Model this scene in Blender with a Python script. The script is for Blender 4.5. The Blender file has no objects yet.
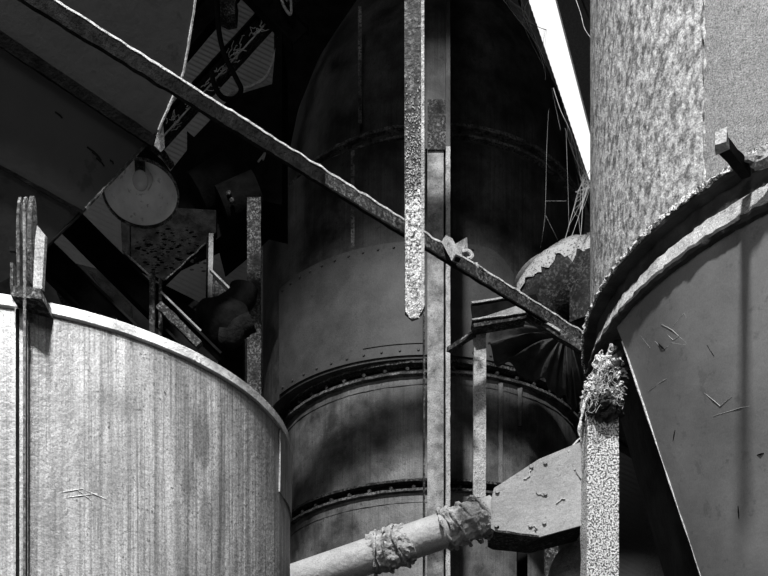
import bpy, bmesh, math, random
from mathutils import Vector, Matrix, noise
random.seed(7)
S = bpy.context.scene
C = S.collection
F, HZ, CAM = 1050.0, 900.0, 1.5          # focal length (px of the 768 frame), horizon row, camera height
def V(px, py, Y): return Vector(((px-384)/F*Y, Y, CAM+(HZ-py)/F*Y))   # where a sight line reaches depth Y

# ---------------------------------------------------------------- materials
def mat(name, a, b, scale=4, detail=8, streak=0.0, streak_col=None, speck=0.0, speck_col=.01, speck_scale=60,
        bump=.3, bump_scale=40, rough=.75, metal=0.0, contrast=(.35,.65), fine=0.0, spec=.3, stretch=(1,1,1), dust=0.0, dust_col=.5, stains=()):
    m = bpy.data.materials.new(name); m.use_nodes = True
    nt = m.node_tree; N = nt.nodes; L = nt.links
    bs = N['Principled BSDF']; bs.inputs['Roughness'].default_value = rough; bs.inputs['Metallic'].default_value = metal
    bs.inputs['Specular IOR Level'].default_value = spec
    tc = N.new('ShaderNodeTexCoord')
    def noise_(sc, det=8, mp=None, rgh=.6):
        n = N.new('ShaderNodeTexNoise'); n.inputs['Scale'].default_value = sc; n.inputs['Detail'].default_value = det
        n.inputs['Roughness'].default_value = rgh
        if mp:
            k = N.new('ShaderNodeMapping'); k.inputs['Scale'].default_value = mp; L.new(tc.outputs['Object'], k.inputs[0]); L.new(k.outputs[0], n.inputs['Vector'])
        else: L.new(tc.outputs['Object'], n.inputs['Vector'])
        return n.outputs['Fac']
    def ramp(src, p0, p1, c0, c1):
        r = N.new('ShaderNodeValToRGB'); e = r.color_ramp.elements
        e[0].position = p0; e[1].position = p1; e[0].color = (c0,c0,c0,1); e[1].color = (c1,c1,c1,1)
        L.new(src, r.inputs[0]); return r.outputs[0]
    def mix(fac, c1, c2, mode='MIX'):
        x = N.new('ShaderNodeMix'); x.data_type = 'RGBA'; x.blend_type = mode
        for s, i in ((fac,0),(c1,6),(c2,7)):
            if isinstance(s, (int,float)): x.inputs[i].default_value = s if i == 0 else (s,s,s,1)
            else: L.new(s, x.inputs[i])
        return x.outputs[2]
    col = ramp(noise_(scale, detail, stretch), contrast[0], contrast[1], a, b)
    if streak:
        f = ramp(noise_(1.0, 7, (26,26,.7), .7), .46, .68, 0, streak)
        col = mix(f, col, streak_col if streak_col is not None else a*.3)
        f2 = ramp(noise_(1.0, 5, (110,110,1.3), .6), .50, .66, 0, streak*.8)
        col = mix(f2, col, streak_col if streak_col is not None else a*.3)
    if speck:
        f = ramp(noise_(speck_scale, 4, None, .7), .60, .66, 0, speck); col = mix(f, col, speck_col)
    if dust:
        f = ramp(noise_(55, 5, None, .75), .5-.12*dust, .62-.12*dust, 0, 1); f2 = ramp(noise_(7, 4), .35, .6, 0, 1)
        f3 = N.new('ShaderNodeMath'); f3.operation = 'MULTIPLY'; L.new(f, f3.inputs[0]); L.new(f2, f3.inputs[1])
        col = mix(f3.outputs[0], col, dust_col)
    for (sx,sy,sz,rx,rz,dark) in stains:
        k = N.new('ShaderNodeMapping'); k.vector_type = 'POINT'; k.inputs['Scale'].default_value = (1/rx,1/rx,1/rz); k.inputs['Location'].default_value = (-sx/rx,-sy/rx,-sz/rz)
        L.new(tc.outputs['Object'], k.inputs[0])
        ln = N.new('ShaderNodeVectorMath'); ln.operation = 'LENGTH'; L.new(k.outputs[0], ln.inputs[0])
        ad = N.new('ShaderNodeMath'); ad.operation = 'MULTIPLY_ADD'; L.new(noise_(1.0, 6, (30,30,6), .7), ad.inputs[0]); ad.inputs[1].default_value = .9; l4 = N.new('ShaderNodeMath'); l4.operation = 'MULTIPLY'; l4.inputs[1].default_value = .4; L.new(ln.outputs['Value'], l4.inputs[0]); L.new(l4.outputs[0], ad.inputs[2])
        col = mix(ramp(ad.outputs[0], min(.95,.62), .86, dark, 0), col, .07)
    if fine:
        col = mix(fine, col, ramp(noise_(170, 3, None, .8), .35, .65, 0.0, 1.0), 'OVERLAY')
    L.new(col, bs.inputs['Base Color'])
    if bump:
        bn = N.new('ShaderNodeBump'); bn.inputs['Strength'].default_value = bump; bn.inputs['Distance'].default_value = .02
        L.new(noise_(bump_scale, 6, None, .65), bn.inputs['Height']); L.new(bn.outputs[0], bs.inputs['Normal'])
    return m
def tank_at(px, z):                     # tank-local point on the shell, for stains of their own shape
    a = math.asin(max(-1, min(1, (px-24)/(1050*.2585))))*.93; return (1.002*math.sin(a), -1.002*math.cos(a), z)
ST = [tank_at(245,2.98)+(.05,.13,.8), tank_at(238,2.82)+(.03,.10,.7), tank_at(250,2.72)+(.03,.12,.6), tank_at(185,3.0)+(.10,.05,.45), tank_at(262,2.75)+(.03,.2,.4), tank_at(8,2.9)+(.06,.5,.5), tank_at(30,2.7)+(.03,.3,.35), tank_at(180,2.5)+(.03,.3,.35)]
M = dict(
 tank = mat('worn_tank_paint', .13, .36, 3, streak=.9, streak_col=.06, speck=.9, speck_col=.05, speck_scale=70, bump=.25, bump_scale=40, rough=.42, spec=.5, fine=.4, stretch=(2,2,.5), stains=ST),
 rim = mat('tank_rim_steel', .22, .5, 10, speck=.5, bump=.4, rough=.55),
 silo = mat('shaded_silo_steel', .010, .075, 4, streak=.5, streak_col=.008, speck=.6, speck_col=.004, speck_scale=30, bump=.25, rough=.6, fine=.3, contrast=(.35,.7)),  # upper silo steel, with the shade up there put into its colour
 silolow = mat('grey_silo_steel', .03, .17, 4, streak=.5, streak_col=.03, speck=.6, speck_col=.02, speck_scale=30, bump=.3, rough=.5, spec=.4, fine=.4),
 patch = mat('patch_plate_paint', .035, .055, 6, speck=.5, speck_col=.02, speck_scale=22, bump=.12, rough=.6, fine=.35),
 flange = mat('crusted_flange', .012, .05, 20, speck=.5, bump=.8, bump_scale=60, dust=.6, dust_col=.22),
 vessel = mat('flaking_vessel_coat', .10, .44, 24, speck=.8, speck_col=.04, speck_scale=70, bump=1.0, bump_scale=38, rough=.7, fine=.5, contrast=(.38,.6), stretch=(1.3,1.3,.8)),
 clad = mat('grainy_cladding', .15, .22, 30, speck=.35, speck_col=.08, speck_scale=120, bump=.5, bump_scale=160, fine=.7),
 cone = mat('smooth_hopper_steel', .11, .165, 2.5, speck=.35, speck_col=.05, speck_scale=12, bump=.16, bump_scale=8, rough=.45, spec=.4, fine=.12),
 conedark = mat('shaded_hopper_steel', .012, .04, 8, bump=.6, bump_scale=30, rough=.8),  # darker hopper steel, shade on the cone's turned-away side put into its colour
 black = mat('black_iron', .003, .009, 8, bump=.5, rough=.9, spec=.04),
 hopper = mat('dark_plate_steel', .018, .026, 2, speck=.6, speck_col=.008, speck_scale=6, bump=.15, bump_scale=12, rough=.7),
 iron = mat('dusty_dark_iron', .008, .03, 12, bump=.8, bump_scale=50, dust=.15, dust_col=.16, spec=.15),
 edge = mat('pale_dust_edge', .35, .7, 30, bump=.8, bump_scale=80),
 dust = mat('caked_pale_dust', .5, .75, 30, speck=1.0, speck_col=.03, speck_scale=95, contrast=(.4,.6), bump=1.0, bump_scale=75, rough=.95, fine=.5),
 dusty = mat('dust_covered_steel', .22, .42, 14, speck=.8, speck_col=.04, speck_scale=60, bump=.8, bump_scale=60, rough=.9, fine=.5),
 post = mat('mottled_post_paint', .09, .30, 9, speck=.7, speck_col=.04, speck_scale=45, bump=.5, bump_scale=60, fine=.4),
 pipe = mat('grey_pipe_paint', .24, .36, 8, speck=.4, speck_col=.12, speck_scale=50, bump=.4, bump_scale=40, rough=.6, fine=.2),
 box = mat('grey_box_paint', .20, .29, 5, speck=.5, speck_col=.10, speck_scale=40, bump=.35, bump_scale=30, rough=.6, fine=.2),
 cloth = mat('dirty_wrapped_cloth', .14, .5, 20, speck=.6, speck_col=.05, speck_scale=40, bump=1.0, bump_scale=50, rough=.95),
 canvas = mat('dark_canvas', .012, .05, 6, bump=.5, bump_scale=30, rough=.7),
 sheet = mat('corrugated_sheet', .17, .21, 1.5, speck=.3, speck_col=.05, speck_scale=20, bump=0, rough=.7),
 refl = mat('lamp_reflector_enamel', .5, .7, 8, speck=.5, speck_col=.05, speck_scale=20, bump=.1, rough=.35, spec=.5),
 concrete = mat('concrete', .04, .08, 2, bump=.5),
 web = mat('cobweb_silk', .25, .35, 5, bump=0, rough=.9),
 beamface = mat('shaded_beam_face', .002, .012, 14, bump=1.0, bump_scale=45, spec=.05),  # near-black, the shade on the beam front is put into its colour
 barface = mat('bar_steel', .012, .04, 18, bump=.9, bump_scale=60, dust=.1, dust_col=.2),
 duct = mat('sooty_duct', .004, .014, 9, bump=.6, bump_scale=30, dust=.1, dust_col=.08, spec=.2),
 crust = mat('pitted_fibrous_dust', .05, .75, 125, detail=3, bump=1.0, bump_scale=95, rough=.95, contrast=(.44,.53)),
 crust2 = mat('pitted_duct_dust', .05, .42, 60, detail=4, bump=1.0, bump_scale=70, rough=.95, contrast=(.34,.46)),
 rope = mat('twisted_rope', .05, .18, 60, bump=1.0, bump_scale=120, rough=.9),
 brick = mat('sooty_wall', .03, .06, 3, bump=.4),
)
g = bpy.data.materials.new('lamp_glass'); g.use_nodes = True
b_ = g.node_tree.nodes['Principled BSDF']; b_.inputs['Base Color'].default_value = (.7,.7,.7,1); b_.inputs['Roughness'].default_value = .12; b_.inputs['Transmission Weight'].default_value = .5
M['glass'] = g

# ---------------------------------------------------------------- helpers
def tag(o, label=None, cat=None, group=None, kind=None):
    for k, v in (('label',label),('category',cat),('group',group),('kind',kind)):
        if v: o[k] = v
    return o
def empty(name, loc, label, cat, group=None):
    o = bpy.data.objects.new(name, None); o.location = loc; o.empty_display_size = .1; C.objects.link(o)
    return tag(o, label, cat, group)
def wpos(o):
    p = Vector((0,0,0))
    while o: p += o.location; o = o.parent
    return p
def obj(name, bm, m, parent=None, smooth=True, origin=None):
    me = bpy.data.meshes.new(name)
    bmesh.ops.recalc_face_normals(bm, faces=bm.faces)
    off = wpos(parent) if parent else Vector((0,0,0))
    if origin is not None: off = Vector(origin)
    bmesh.ops.translate(bm, verts=bm.verts, vec=-off)
    bm.to_mesh(me); bm.free(); me.materials.append(M[m])
    o = bpy.data.objects.new(name, me); C.objects.link(o)
    if origin is not None: o.location = off - (wpos(parent) if parent else Vector((0,0,0)))
    if parent: o.parent = parent
    if smooth:
        me.set_sharp_from_angle(angle=math.radians(32))
        for p in me.polygons: p.use_smooth = True
    return o
def solo(name, bm, m, label, cat, group=None, smooth=True, origin=None):
    if origin is None:
        c = Vector((0,0,0)); 
        for v in bm.verts: c += v.co
        origin = c/len(bm.verts); origin.z = min(v.co.z for v in bm.verts)
    return tag(obj(name, bm, m, None, smooth, origin), label, cat, group)
def beam(bm, p0, p1, w, h, up=Vector((0,0,1)), segs=1, jit=0):
    p0, p1 = Vector(p0), Vector(p1); d = (p1-p0).normalized(); s = d.cross(up)
    if s.length < 1e-4: s = d.cross(Vector((0,1,0)))
    s.normalize(); u = s.cross(d)
    rings = []
    for i in range(segs+1):
        c = p0.lerp(p1, i/segs); r = []
        for a, b in ((-1,-1),(1,-1),(1,1),(-1,1)):
            q = c + s*(a*w/2) + u*(b*h/2)
            if jit: q += noise.noise_vector(q*17)*jit
            r.append(bm.verts.new(q))
        rings.append(r)
    for i in range(segs):
        for k in range(4): bm.faces.new((rings[i][k], rings[i][(k+1)%4], rings[i+1][(k+1)%4], rings[i+1][k]))
    bm.faces.new(rings[0][::-1]); bm.faces.new(rings[-1]); return bm
def B(*a, **k): return beam(bmesh.new(), *a, **k)
def prism(pts, vec, bm=None):
    bm = bm or bmesh.new(); a = [bm.verts.new(p) for p in pts]; b = [bm.verts.new(Vector(p)+Vector(vec)) for p in pts]
    bm.faces.new(a); bm.faces.new(b[::-1]); n = len(a)
    for i in range(n): bm.faces.new((a[i], b[i], b[(i+1)%n], a[(i+1)%n]))
    return bm
def ppoly(pix, Y, t, bm=None):      # a plate facing -Y at depth Y, t thick
    return prism([V(x,y,Y) for x,y in pix], (0,t,0), bm)
def curve_pts(pts, n=8):
    P = [Vector(p) for p in pts]; out = []
    for i in range(len(P)-1):
        a = P[max(i-1,0)]; b = P[i]; c = P[i+1]; d = P[min(i+2,len(P)-1)]
        for k in range(n):
            t = k/n; out.append(.5*((2*b)+(c-a)*t+(2*a-5*b+4*c-d)*t*t+(3*b-a-3*c+d)*t**3))
    out.append(P[-1]); return out
def tube(pts, r, n=10, bm=None, jit=0, jf=20, cap=True):
    bm = bm or bmesh.new(); rings = []; P = [Vector(p) for p in pts]; ref = None
    for i, p in enumerate(P):
        d = (P[min(i+1,len(P)-1)]-P[max(i-1,0)]).normalized()
        if ref is None: ref = d.orthogonal()
        ref = (ref - d*ref.dot(d)).normalized(); s = d.cross(ref)
        rr = r(i/(len(P)-1)) if callable(r) else r; ring = []
        for k in range(n):
            a = 2*math.pi*k/n; q = p + (ref*math.cos(a)+s*math.sin(a))*rr
            if jit: q += (q-p).normalized()*noise.noise(q*jf)*jit
            ring.append(bm.verts.new(q))
        rings.append(ring)
    for i in range(len(rings)-1):
        for k in range(n): bm.faces.new((rings[i][k], rings[i][(k+1)%n], rings[i+1][(k+1)%n], rings[i+1][k]))
    if cap: bm.faces.new(rings[0][::-1]); bm.faces.new(rings[-1])
    return bm
def lathe(c, prof, n=128, a0=0, a1=2*math.pi, closed_prof=False, jit=0, jf=14, cap=False):
    """prof: (r, z) list; angle 0 points at -Y (the front), growing to +X"""
    bm = bmesh.new(); full = abs(a1-a0-2*math.pi) < 1e-6; cols = []
    for i in range(n if full else n+1):
        a = a0+(a1-a0)*i/n; col = []
        for r, z in prof:
            q = Vector((c[0]+r*math.sin(a), c[1]-r*math.cos(a), z))
            if jit:
                k = noise.noise(q*jf)*jit; q += Vector((math.sin(a)*k, -math.cos(a)*k, noise.noise(q*jf+Vector((9,9,9)))*jit*.6))
            col.append(bm.verts.new(q))
        cols.append(col)
    m = len(prof)
    for i in range(len(cols) if full else len(cols)-1):
        A = cols[i]; Bc = cols[(i+1)%len(cols)]
        for k in range(m if closed_prof else m-1): bm.faces.new((A[k], Bc[k], Bc[(k+1)%m], A[(k+1)%m]))
    if cap and full:
        bm.faces.new([c_[0] for c_ in cols][::-1]); bm.faces.new([c_[-1] for c_ in cols])
    if not full and closed_prof: bm.faces.new(cols[0]); bm.faces.new(cols[-1][::-1])
    return bm
def ball(c, r, sub=2, scale=(1,1,1), jit=0, jf=10, bm=None):
    bm = bm or bmesh.new(); k = bmesh.ops.create_icosphere(bm, subdivisions=sub, radius=1)
    for v in k['verts']:
        q = Vector((v.co.x*scale[0], v.co.y*scale[1], v.co.z*scale[2]))*r
        if jit: q += v.co.normalized()*(noise.noise((q+Vector(c))*jf)+.5*noise.noise((q+Vector(c))*jf*2.7))*jit
        v.co = q+Vector(c)
    return bm
def bolt(p, nrm, r, parent, m='iron'):
    n = Vector(nrm).normalized(); p = Vector(p)
    return obj('bolt', tube([p-n*r*.4, p+n*r*.7, p+n*r*.9], lambda t: r if t < .9 else r*.75, 6), m, parent, smooth=False)
def L_iron(p0, p1, face, w, t, segs=1, jit=0, leg=None):
    """angle iron: one leg lies across 'face', the other runs back from its edge"""
    d = (Vector(p1)-Vector(p0)).normalized(); f = Vector(face); f = (f-d*f.dot(d)).normalized(); s = d.cross(f)
    bm = bmesh.new(); prof = [(-w/2,0),(w/2,0),(w/2,-(leg or w)),(w/2-t,-(leg or w)),(w/2-t,-t),(-w/2,-t)]
    rings = []
    for i in range(segs+1):
        c = Vector(p0).lerp(Vector(p1), i/segs); r = []
        for a, b in prof:
            q = c+s*a+f*b
            if jit: q += noise.noise_vector(q*19)*jit
            r.append(bm.verts.new(q))
        rings.append(r)
    n = len(prof)
    for i in range(segs):
        for k in range(n): bm.faces.new((rings[i][k], rings[i][(k+1)%n], rings[i+1][(k+1)%n], rings[i+1][k]))
    bm.faces.new(rings[0][::-1]); bm.faces.new(rings[-1]); return bm

# ---------------------------------------------------------------- the shed
X0, X1, Y0, Y1, ZT = -7.5, 7.5, -6.0, 12.6, 14.2
def st(name, bm, m, **k): return tag(obj(name, bm, m, **k), kind='structure')
def slab(x0,x1,y0,y1,z0,z1,bm=None): return prism([(x0,y0,z0),(x1,y0,z0),(x1,y1,z0),(x0,y1,z0)], (0,0,z1-z0), bm)
st('floor', slab(X0,X1,Y0,Y1+3,-.2,0), 'concrete', smooth=False)
st('wall_left', slab(X0-.2,X0,Y0,Y1+1,0,ZT), 'brick', smooth=False)
st('wall_right', slab(X1,X1+.2,Y0,Y1+1,0,ZT), 'brick', smooth=False)
st('wall_front', slab(X0,X1,Y0-.2,Y0,0,ZT), 'brick', smooth=False)
bm = slab(X0,X1,Y0,-3.2,ZT,ZT+.2); slab(X0,X1,1.2,Y1+.6,ZT,ZT+.2,bm); slab(X0,-3,-3.2,1.2,ZT,ZT+.2,bm); slab(3,X1,-3.2,1.2,ZT,ZT+.2,bm)
st('ceiling', bm, 'brick', smooth=False)
# corrugated end wall, split by the slanting gap that shows the sky
def corrugated(region, Y, ang, pitch, amp, step=8):
    """wave sheet clipped to a convex region (x, z); waves run along direction ang"""
    dx, dz = math.cos(ang), math.sin(ang); nx, nz = -dz, dx
    us = [x*nx+z*nz for x, z in region]; lo, hi = min(us), max(us); bm = bmesh.new(); prev = None; n = int((hi-lo)/pitch*step)
    for i in range(1, n):
        u = lo+(hi-lo)*i/n; ts = []
        for k in range(len(region)):
            (xa,za),(xb,zb) = region[k], region[(k+1)%len(region)]; ua, ub = xa*nx+za*nz, xb*nx+zb*nz
            if (ua-u)*(ub-u) <= 0 and ua != ub:
                t = (u-ua)/(ub-ua); ts.append((xa+(xb-xa)*t)*dx+(za+(zb-za)*t)*dz)
        if len(ts) < 2: continue
        y = Y+amp*math.sin(2*math.pi*u/pitch); c = []
        for t in (min(ts), max(ts)): c.append(bm.verts.new((u*nx+t*dx, y, u*nz+t*dz)))
        if prev: bm.faces.new((prev[0], prev[1], c[1], c[0]))
        prev = c
    return bm
def xz(px, py, Y=Y1): p = V(px,py,Y); return (p.x, p.z)
gl = [xz(474,-162), xz(528,0), xz(592,190), xz(645,345)]
st('wall_back', corrugated([(X0,0), (gl[3][0],0), gl[3], gl[0], (X0,ZT)], Y1, math.radians(-26), .055, .0045), 'sheet')
gr = [xz(515,-162), xz(643,333)]
st('wall_back_right', prism([(gr[0][0],Y1,gr[0][1]), (gr[1][0],Y1,gr[1][1]), (gr[1][0],Y1,0), (X1,Y1,0), (X1,Y1,ZT), (gr[0][0],Y1,ZT)], (0,.05,0)), 'clad', smooth=False)
solo('dark_backing', slab(xz(274,0,11.6)[0],xz(492,0,11.6)[0],11.6,12.2,0,13.9), 'black', 'added black backing that darkens the background behind the central silo', 'backing', smooth=False)  # black box put in to darken the background
st('trim_1', prism([V(640,333,Y1),V(528,0,Y1),V(474,-162,Y1),V(466,-162,Y1-.1),V(520,0,Y1-.1),V(634,340,Y1-.1)], (0,.06,0)), 'concrete', smooth=False)

# ---------------------------------------------------------------- pale tank, front left
TC = (-1.372, 4.0); TR = 1.016; TZ = 1.5+.436*4.0
t = empty('storage_tank', (TC[0],TC[1],0), 'big pale cylindrical storage tank with streaked worn paint at lower left', 'tank')
obj('shell', lathe(TC, [(TR-.006,0),(TR-.006,1.2),(TR-.006,2.4),(TR-.006,TZ-.035)], 160), 'tank', t)
obj('rim', lathe(TC, [(TR,TZ-.036),(TR+.004,TZ-.032),(TR+.004,TZ-.003),(TR,TZ),(TR-.03,TZ),(TR-.03,TZ-.036)], 200, closed_prof=True, jit=.002, jf=9), 'rim', t)
obj('lid', lathe(TC, [(.02,TZ+.0),(TR-.02,TZ-.02)], 96, cap=False), 'rim', t)
def az(px, c, r):                     # azimuth on a circle whose front side shows at image column px
    best = min((abs((c[0]+r*math.sin(a))/(c[1]-r*math.cos(a))*F+384-px), a) for a in [i/4000*math.pi-math.pi/2 for i in range(4001)] if (math.sin(a)*(0-c[0])+ -math.cos(a)*(0-c[1])) > r*0.999)
    return best[1]
a1, a2 = az(15,TC,TR), az(28,TC,TR)
obj('seam_strip', lathe(TC, [(TR-.01,0),(TR+.012,0),(TR+.012,TZ-.04),(TR-.01,TZ-.04)], 6, a1, a2, True), 'tank', t)
for px in (17.5, 25.5):
    a = az(px,TC,TR); p = Vector((TC[0]+(TR+.013)*math.sin(a), TC[1]-(TR+.013)*math.cos(a), 0))
    obj('seam_groove', tube([p, p+Vector((0,0,TZ-.045))], .0055, 6), 'black', t)
a = az(284,TC,TR)
bm = lathe(TC, [(TR-.006,2.98),(TR-.001,2.98),(TR+.001,3.05),(TR+.001,TZ-.03),(TR-.006,TZ-.03)], 14, a-.05, a+.25, True, jit=.006, jf=16)
obj('lap_plate', bm, 'tank', t)
for k,(x0,y0,x1,y1) in enumerate(((60,492,84,488),(66,497,98,493),(84,489,108,499),(76,488,92,500))):
    pts = []
    for i in range(5):
        a = az(x0+(x1-x0)*i/4,TC,TR); yy = TC[1]-TR*math.cos(a); z = CAM+(HZ-(y0+(y1-y0)*i/4))/F*yy
        pts.append(Vector((TC[0]+(TR-.0055)*math.sin(a), TC[1]-(TR-.0055)*math.cos(a), z)))
    obj('paint_scrape', tube(pts, lambda s: .0018*math.sin(math.pi*min(max(s,.1),.9)), 5), 'edge', t)

# sheave block on the tank rim
pz = TZ; py_ = 3.02
s = empty('pulley_block', V(28,296,3.05), 'narrow steel pulley block with upright sheaves standing on the pale tank rim', 'pulley')
obj('base_plate', prism([V(11,296,2.97),V(42,299,2.97),V(40,288,2.97),V(10,285,2.97)], (0,.16,0)), 'iron', s, smooth=False)
for px, w, top in ((20.5,.007,197),(26,.007,197),(32.5,.012,196)):
    c = V(px,241,3.05); rr = (241-top)/F*3.05; bm = bmesh.new(); tilt = .10
    n_ = 40
    ringo = [c+Vector((math.cos(2*math.pi*k/n_)*rr*.03, math.cos(2*math.pi*k/n_)*rr*.13, math.sin(2*math.pi*k/n_)*rr)) for k in range(n_)]
    ringo = [q-Vector((w/2,0,0)) for q in ringo]
    obj('sheave', prism(ringo, (w,0,0)), 'iron', s)
obj('side_plate', prism([V(33,287,2.99),V(42,289,2.99),V(45,235,2.99),V(37,225,2.99),V(35,240,2.99)], (.003,.012,0)), 'silolow', s, smooth=False)
obj('cheek_plate', prism([V(10,286,3.0),V(13,286,3.0),V(13,262,3.0),V(10,262,3.0)], (0,.1,0)), 'iron', s, smooth=False)
obj('cheek_plate', prism([V(17,286,3.0),V(19.5,286,3.0),V(19.5,228,3.0),V(17,232,3.0)], (0,.1,0)), 'iron', s, smooth=False)
obj('axle', B(V(10,250,3.08), V(42,250,3.08), .012, .012), 'black', s)
p = V(24.3,212,2.965); q = V(24.3,620,2.965)
solo('hoist_rope', tube([p, V(24.6,290,2.965), q, Vector((q.x,q.y,.02))], .0045, 8), 'rope', 'thin twisted rope hanging from the pulley block down the pale tank', 'rope')

# ---------------------------------------------------------------- right vessel with flange and hopper
VC = (2.60, 5.0); RF = 1.62; ZF = 1.5+.557*5.0
v = empty('process_vessel', (VC[0],VC[1],0), 'huge grey cylindrical vessel narrowing to a hopper below its flange at right', 'vessel')
obj('upper_shell', lathe(VC, [(1.588,ZF-.02),(1.588,5.2),(1.588,6.5),(1.588,9.0)], 200), 'vessel', v)
obj('crown', lathe(VC, [(1.588,9.0),(.3,9.5)], 96, cap=True), 'vessel', v)
a1 = az(707,VC,1.588)
bm = lathe(VC, [(1.58,4.31),(1.603,4.31),(1.603,5.4),(1.603,6.6),(1.58,6.6)], 40, a1, a1+1.3, True)
for q in bm.verts:                                           # ragged edge of the sheet
    pass
obj('cladding_plate', bm, 'clad', v)
p0 = Vector((VC[0]+1.6*math.sin(a1), VC[1]-1.6*math.cos(a1), 4.30))
obj('plate_seam', tube([p0+Vector((noise.noise(Vector((0,0,k*.7)))*.012, 0, k*.03)) for k in range(70)], lambda s: .006+.004*math.sin(s*90), 6, jit=.006, jf=40), 'vessel', v)
obj('flange', lathe(VC, [(1.56,ZF-.002),(RF,ZF-.006),(RF+.002,ZF-.014),(RF-.004,ZF-.022),(1.56,ZF-.03)], 320, closed_prof=True, jit=.011, jf=22), 'conedark', v)
obj('flange_crust', lathe(VC, [(1.585,ZF+.03),(RF,ZF+.018),(RF+.012,ZF+.004),(RF+.008,ZF-.008),(1.585,ZF-.006)], 1400, closed_prof=True, jit=.016, jf=60), 'crust', v)
obj('shade_band', lathe(VC, [(1.572,ZF-.02),(1.572,ZF-.05),(1.568,ZF-.08),(1.56,ZF-.11)], 320, jit=.014, jf=16), 'conedark', v)  # dark band painted in for the shade under the flange lip
obj('lower_ledge', lathe(VC, [(1.55,ZF-.09),(1.575,ZF-.10),(1.600,ZF-.17),(1.612,ZF-.188),(1.606,ZF-.196),(1.55,ZF-.196)], 600, closed_prof=True, jit=.010, jf=30), 'dusty', v)
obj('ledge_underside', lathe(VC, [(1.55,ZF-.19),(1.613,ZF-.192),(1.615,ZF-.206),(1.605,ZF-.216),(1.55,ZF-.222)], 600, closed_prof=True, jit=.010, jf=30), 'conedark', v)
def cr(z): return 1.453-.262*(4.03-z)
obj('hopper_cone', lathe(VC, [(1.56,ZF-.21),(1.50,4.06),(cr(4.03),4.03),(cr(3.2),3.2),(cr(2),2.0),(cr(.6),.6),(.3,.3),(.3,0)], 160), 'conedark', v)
# plate lapped over the front of the hopper; its free edge runs down to the right
def edge_az(z):                       # azimuth of the plate's free edge at height z, from a straight image line
    r = cr(z)+.12; best = None
    for i in range(900):
        a = -1.57+i*.002; x = VC[0]+r*math.sin(a); y = VC[1]-r*math.cos(a)
        px, py = 384+F*x/y, HZ-F*(z-CAM)/y
        want = 641+(py-397)*(60/179) if py > 397 else 616+(py-322)*(25/75)
        d = abs(px-want)
        if best is None or d < best[0]: best = (d, a)
    return best[1]
zs = [ZF-.215-(i/26)**1.0*(ZF-.215-2.2) for i in range(27)]
bm = bmesh.new(); rows = []; nseg = 60
for z in zs:
    ea = edge_az(z)+.006*noise.noise(Vector((z*9,0,0))); row = []
    r = min(cr(z)+.12, 1.585)
    for k in range(nseg+1):
        a = ea+(1.35-ea)*k/nseg; dent = .004*noise.noise(Vector((a*3,z*3,1)))
        row.append(bm.verts.new((VC[0]+(r+dent)*math.sin(a), VC[1]-(r+dent)*math.cos(a), z)))
    a = ea; rb = r-.11
    row.insert(0, bm.verts.new((VC[0]+rb*math.sin(a), VC[1]-rb*math.cos(a), z)))
    rows.append(row)
for i in range(len(rows)-1):
    for k in range(len(rows[0])-1): bm.faces.new((rows[i][k], rows[i][k+1], rows[i+1][k+1], rows[i+1][k]))
obj('hopper_plate', bm, 'cone', v)
def on_cone(px, py, off=.052):        # point of the plate seen at (px,py)
    lo, hi = 3.0, 5.0; best = None; n = 400
    for i in range(n):
        Y = lo+(hi-lo)*i/n; p = V(px,py,Y); d = math.hypot(p.x-VC[0], p.y-VC[1])-(cr(p.z)+off+.07)
        if d < 0: return p
    return V(px,py,4)
obj('seam_bead', tube([Vector((VC[0]+(cr(z)+.121)*math.sin(edge_az(z)), VC[1]-(cr(z)+.121)*math.cos(edge_az(z)), z)) for z in zs if z < 4.0], .003, 6, jit=.007, jf=35), 'edge', v)
SC = [((673,326),(684,313),(700,338),(714,355)), ((661,328),(673,340),(680,336)), ((648,391),(664,380),(682,370)), ((655,341),(663,350),(672,343),(686,345)),
      ((697,387),(713,400),(720,406),(732,396)), ((713,416),(740,408),(768,402)), ((640,335),(650,348)), ((736,472),(736,490)), ((661,324),(672,330),(690,346))]
for sc in SC:
    obj('scratch', tube([on_cone(*p, .0517) for p in sc], lambda s: .0016*math.sin(math.pi*min(max(s,.08),.92)), 5), 'pipe', v)
for a, b in (((707,345),(714,356)), ((658,343),(665,350)), ((738,506),(739,519)), ((675,430),(673,441)), ((757,455),(764,453))):
    obj('gouge', tube([on_cone(*a, .052), on_cone((a[0]+b[0])/2, (a[1]+b[1])/2, .053), on_cone(*b, .052)], lambda s: .0032*math.sin(math.pi*min(max(s,.15),.9)), 5), 'black', v)
# peg standing out of the flange, with its crust
pg = empty('steel_peg', V(744,170,3.86), 'short square steel peg with pale crusted tip jutting from the vessel flange', 'peg')
obj('shank', B(V(746,172,3.95), V(723,144,3.6), .036, .034, segs=5, jit=.006), 'black', pg)
obj('crusted_tip', B(V(723,145,3.61), V(720.5,137,3.56), .042, .038, segs=2, jit=.010), 'edge', pg)
solo('crust_lump', ball(V(762,160,3.84), .05, 3, (1.2,.6,.45), jit=.03, jf=30), 'dusty', 'crumbling grey crust piled on the vessel flange beside the peg', 'crust')

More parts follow.
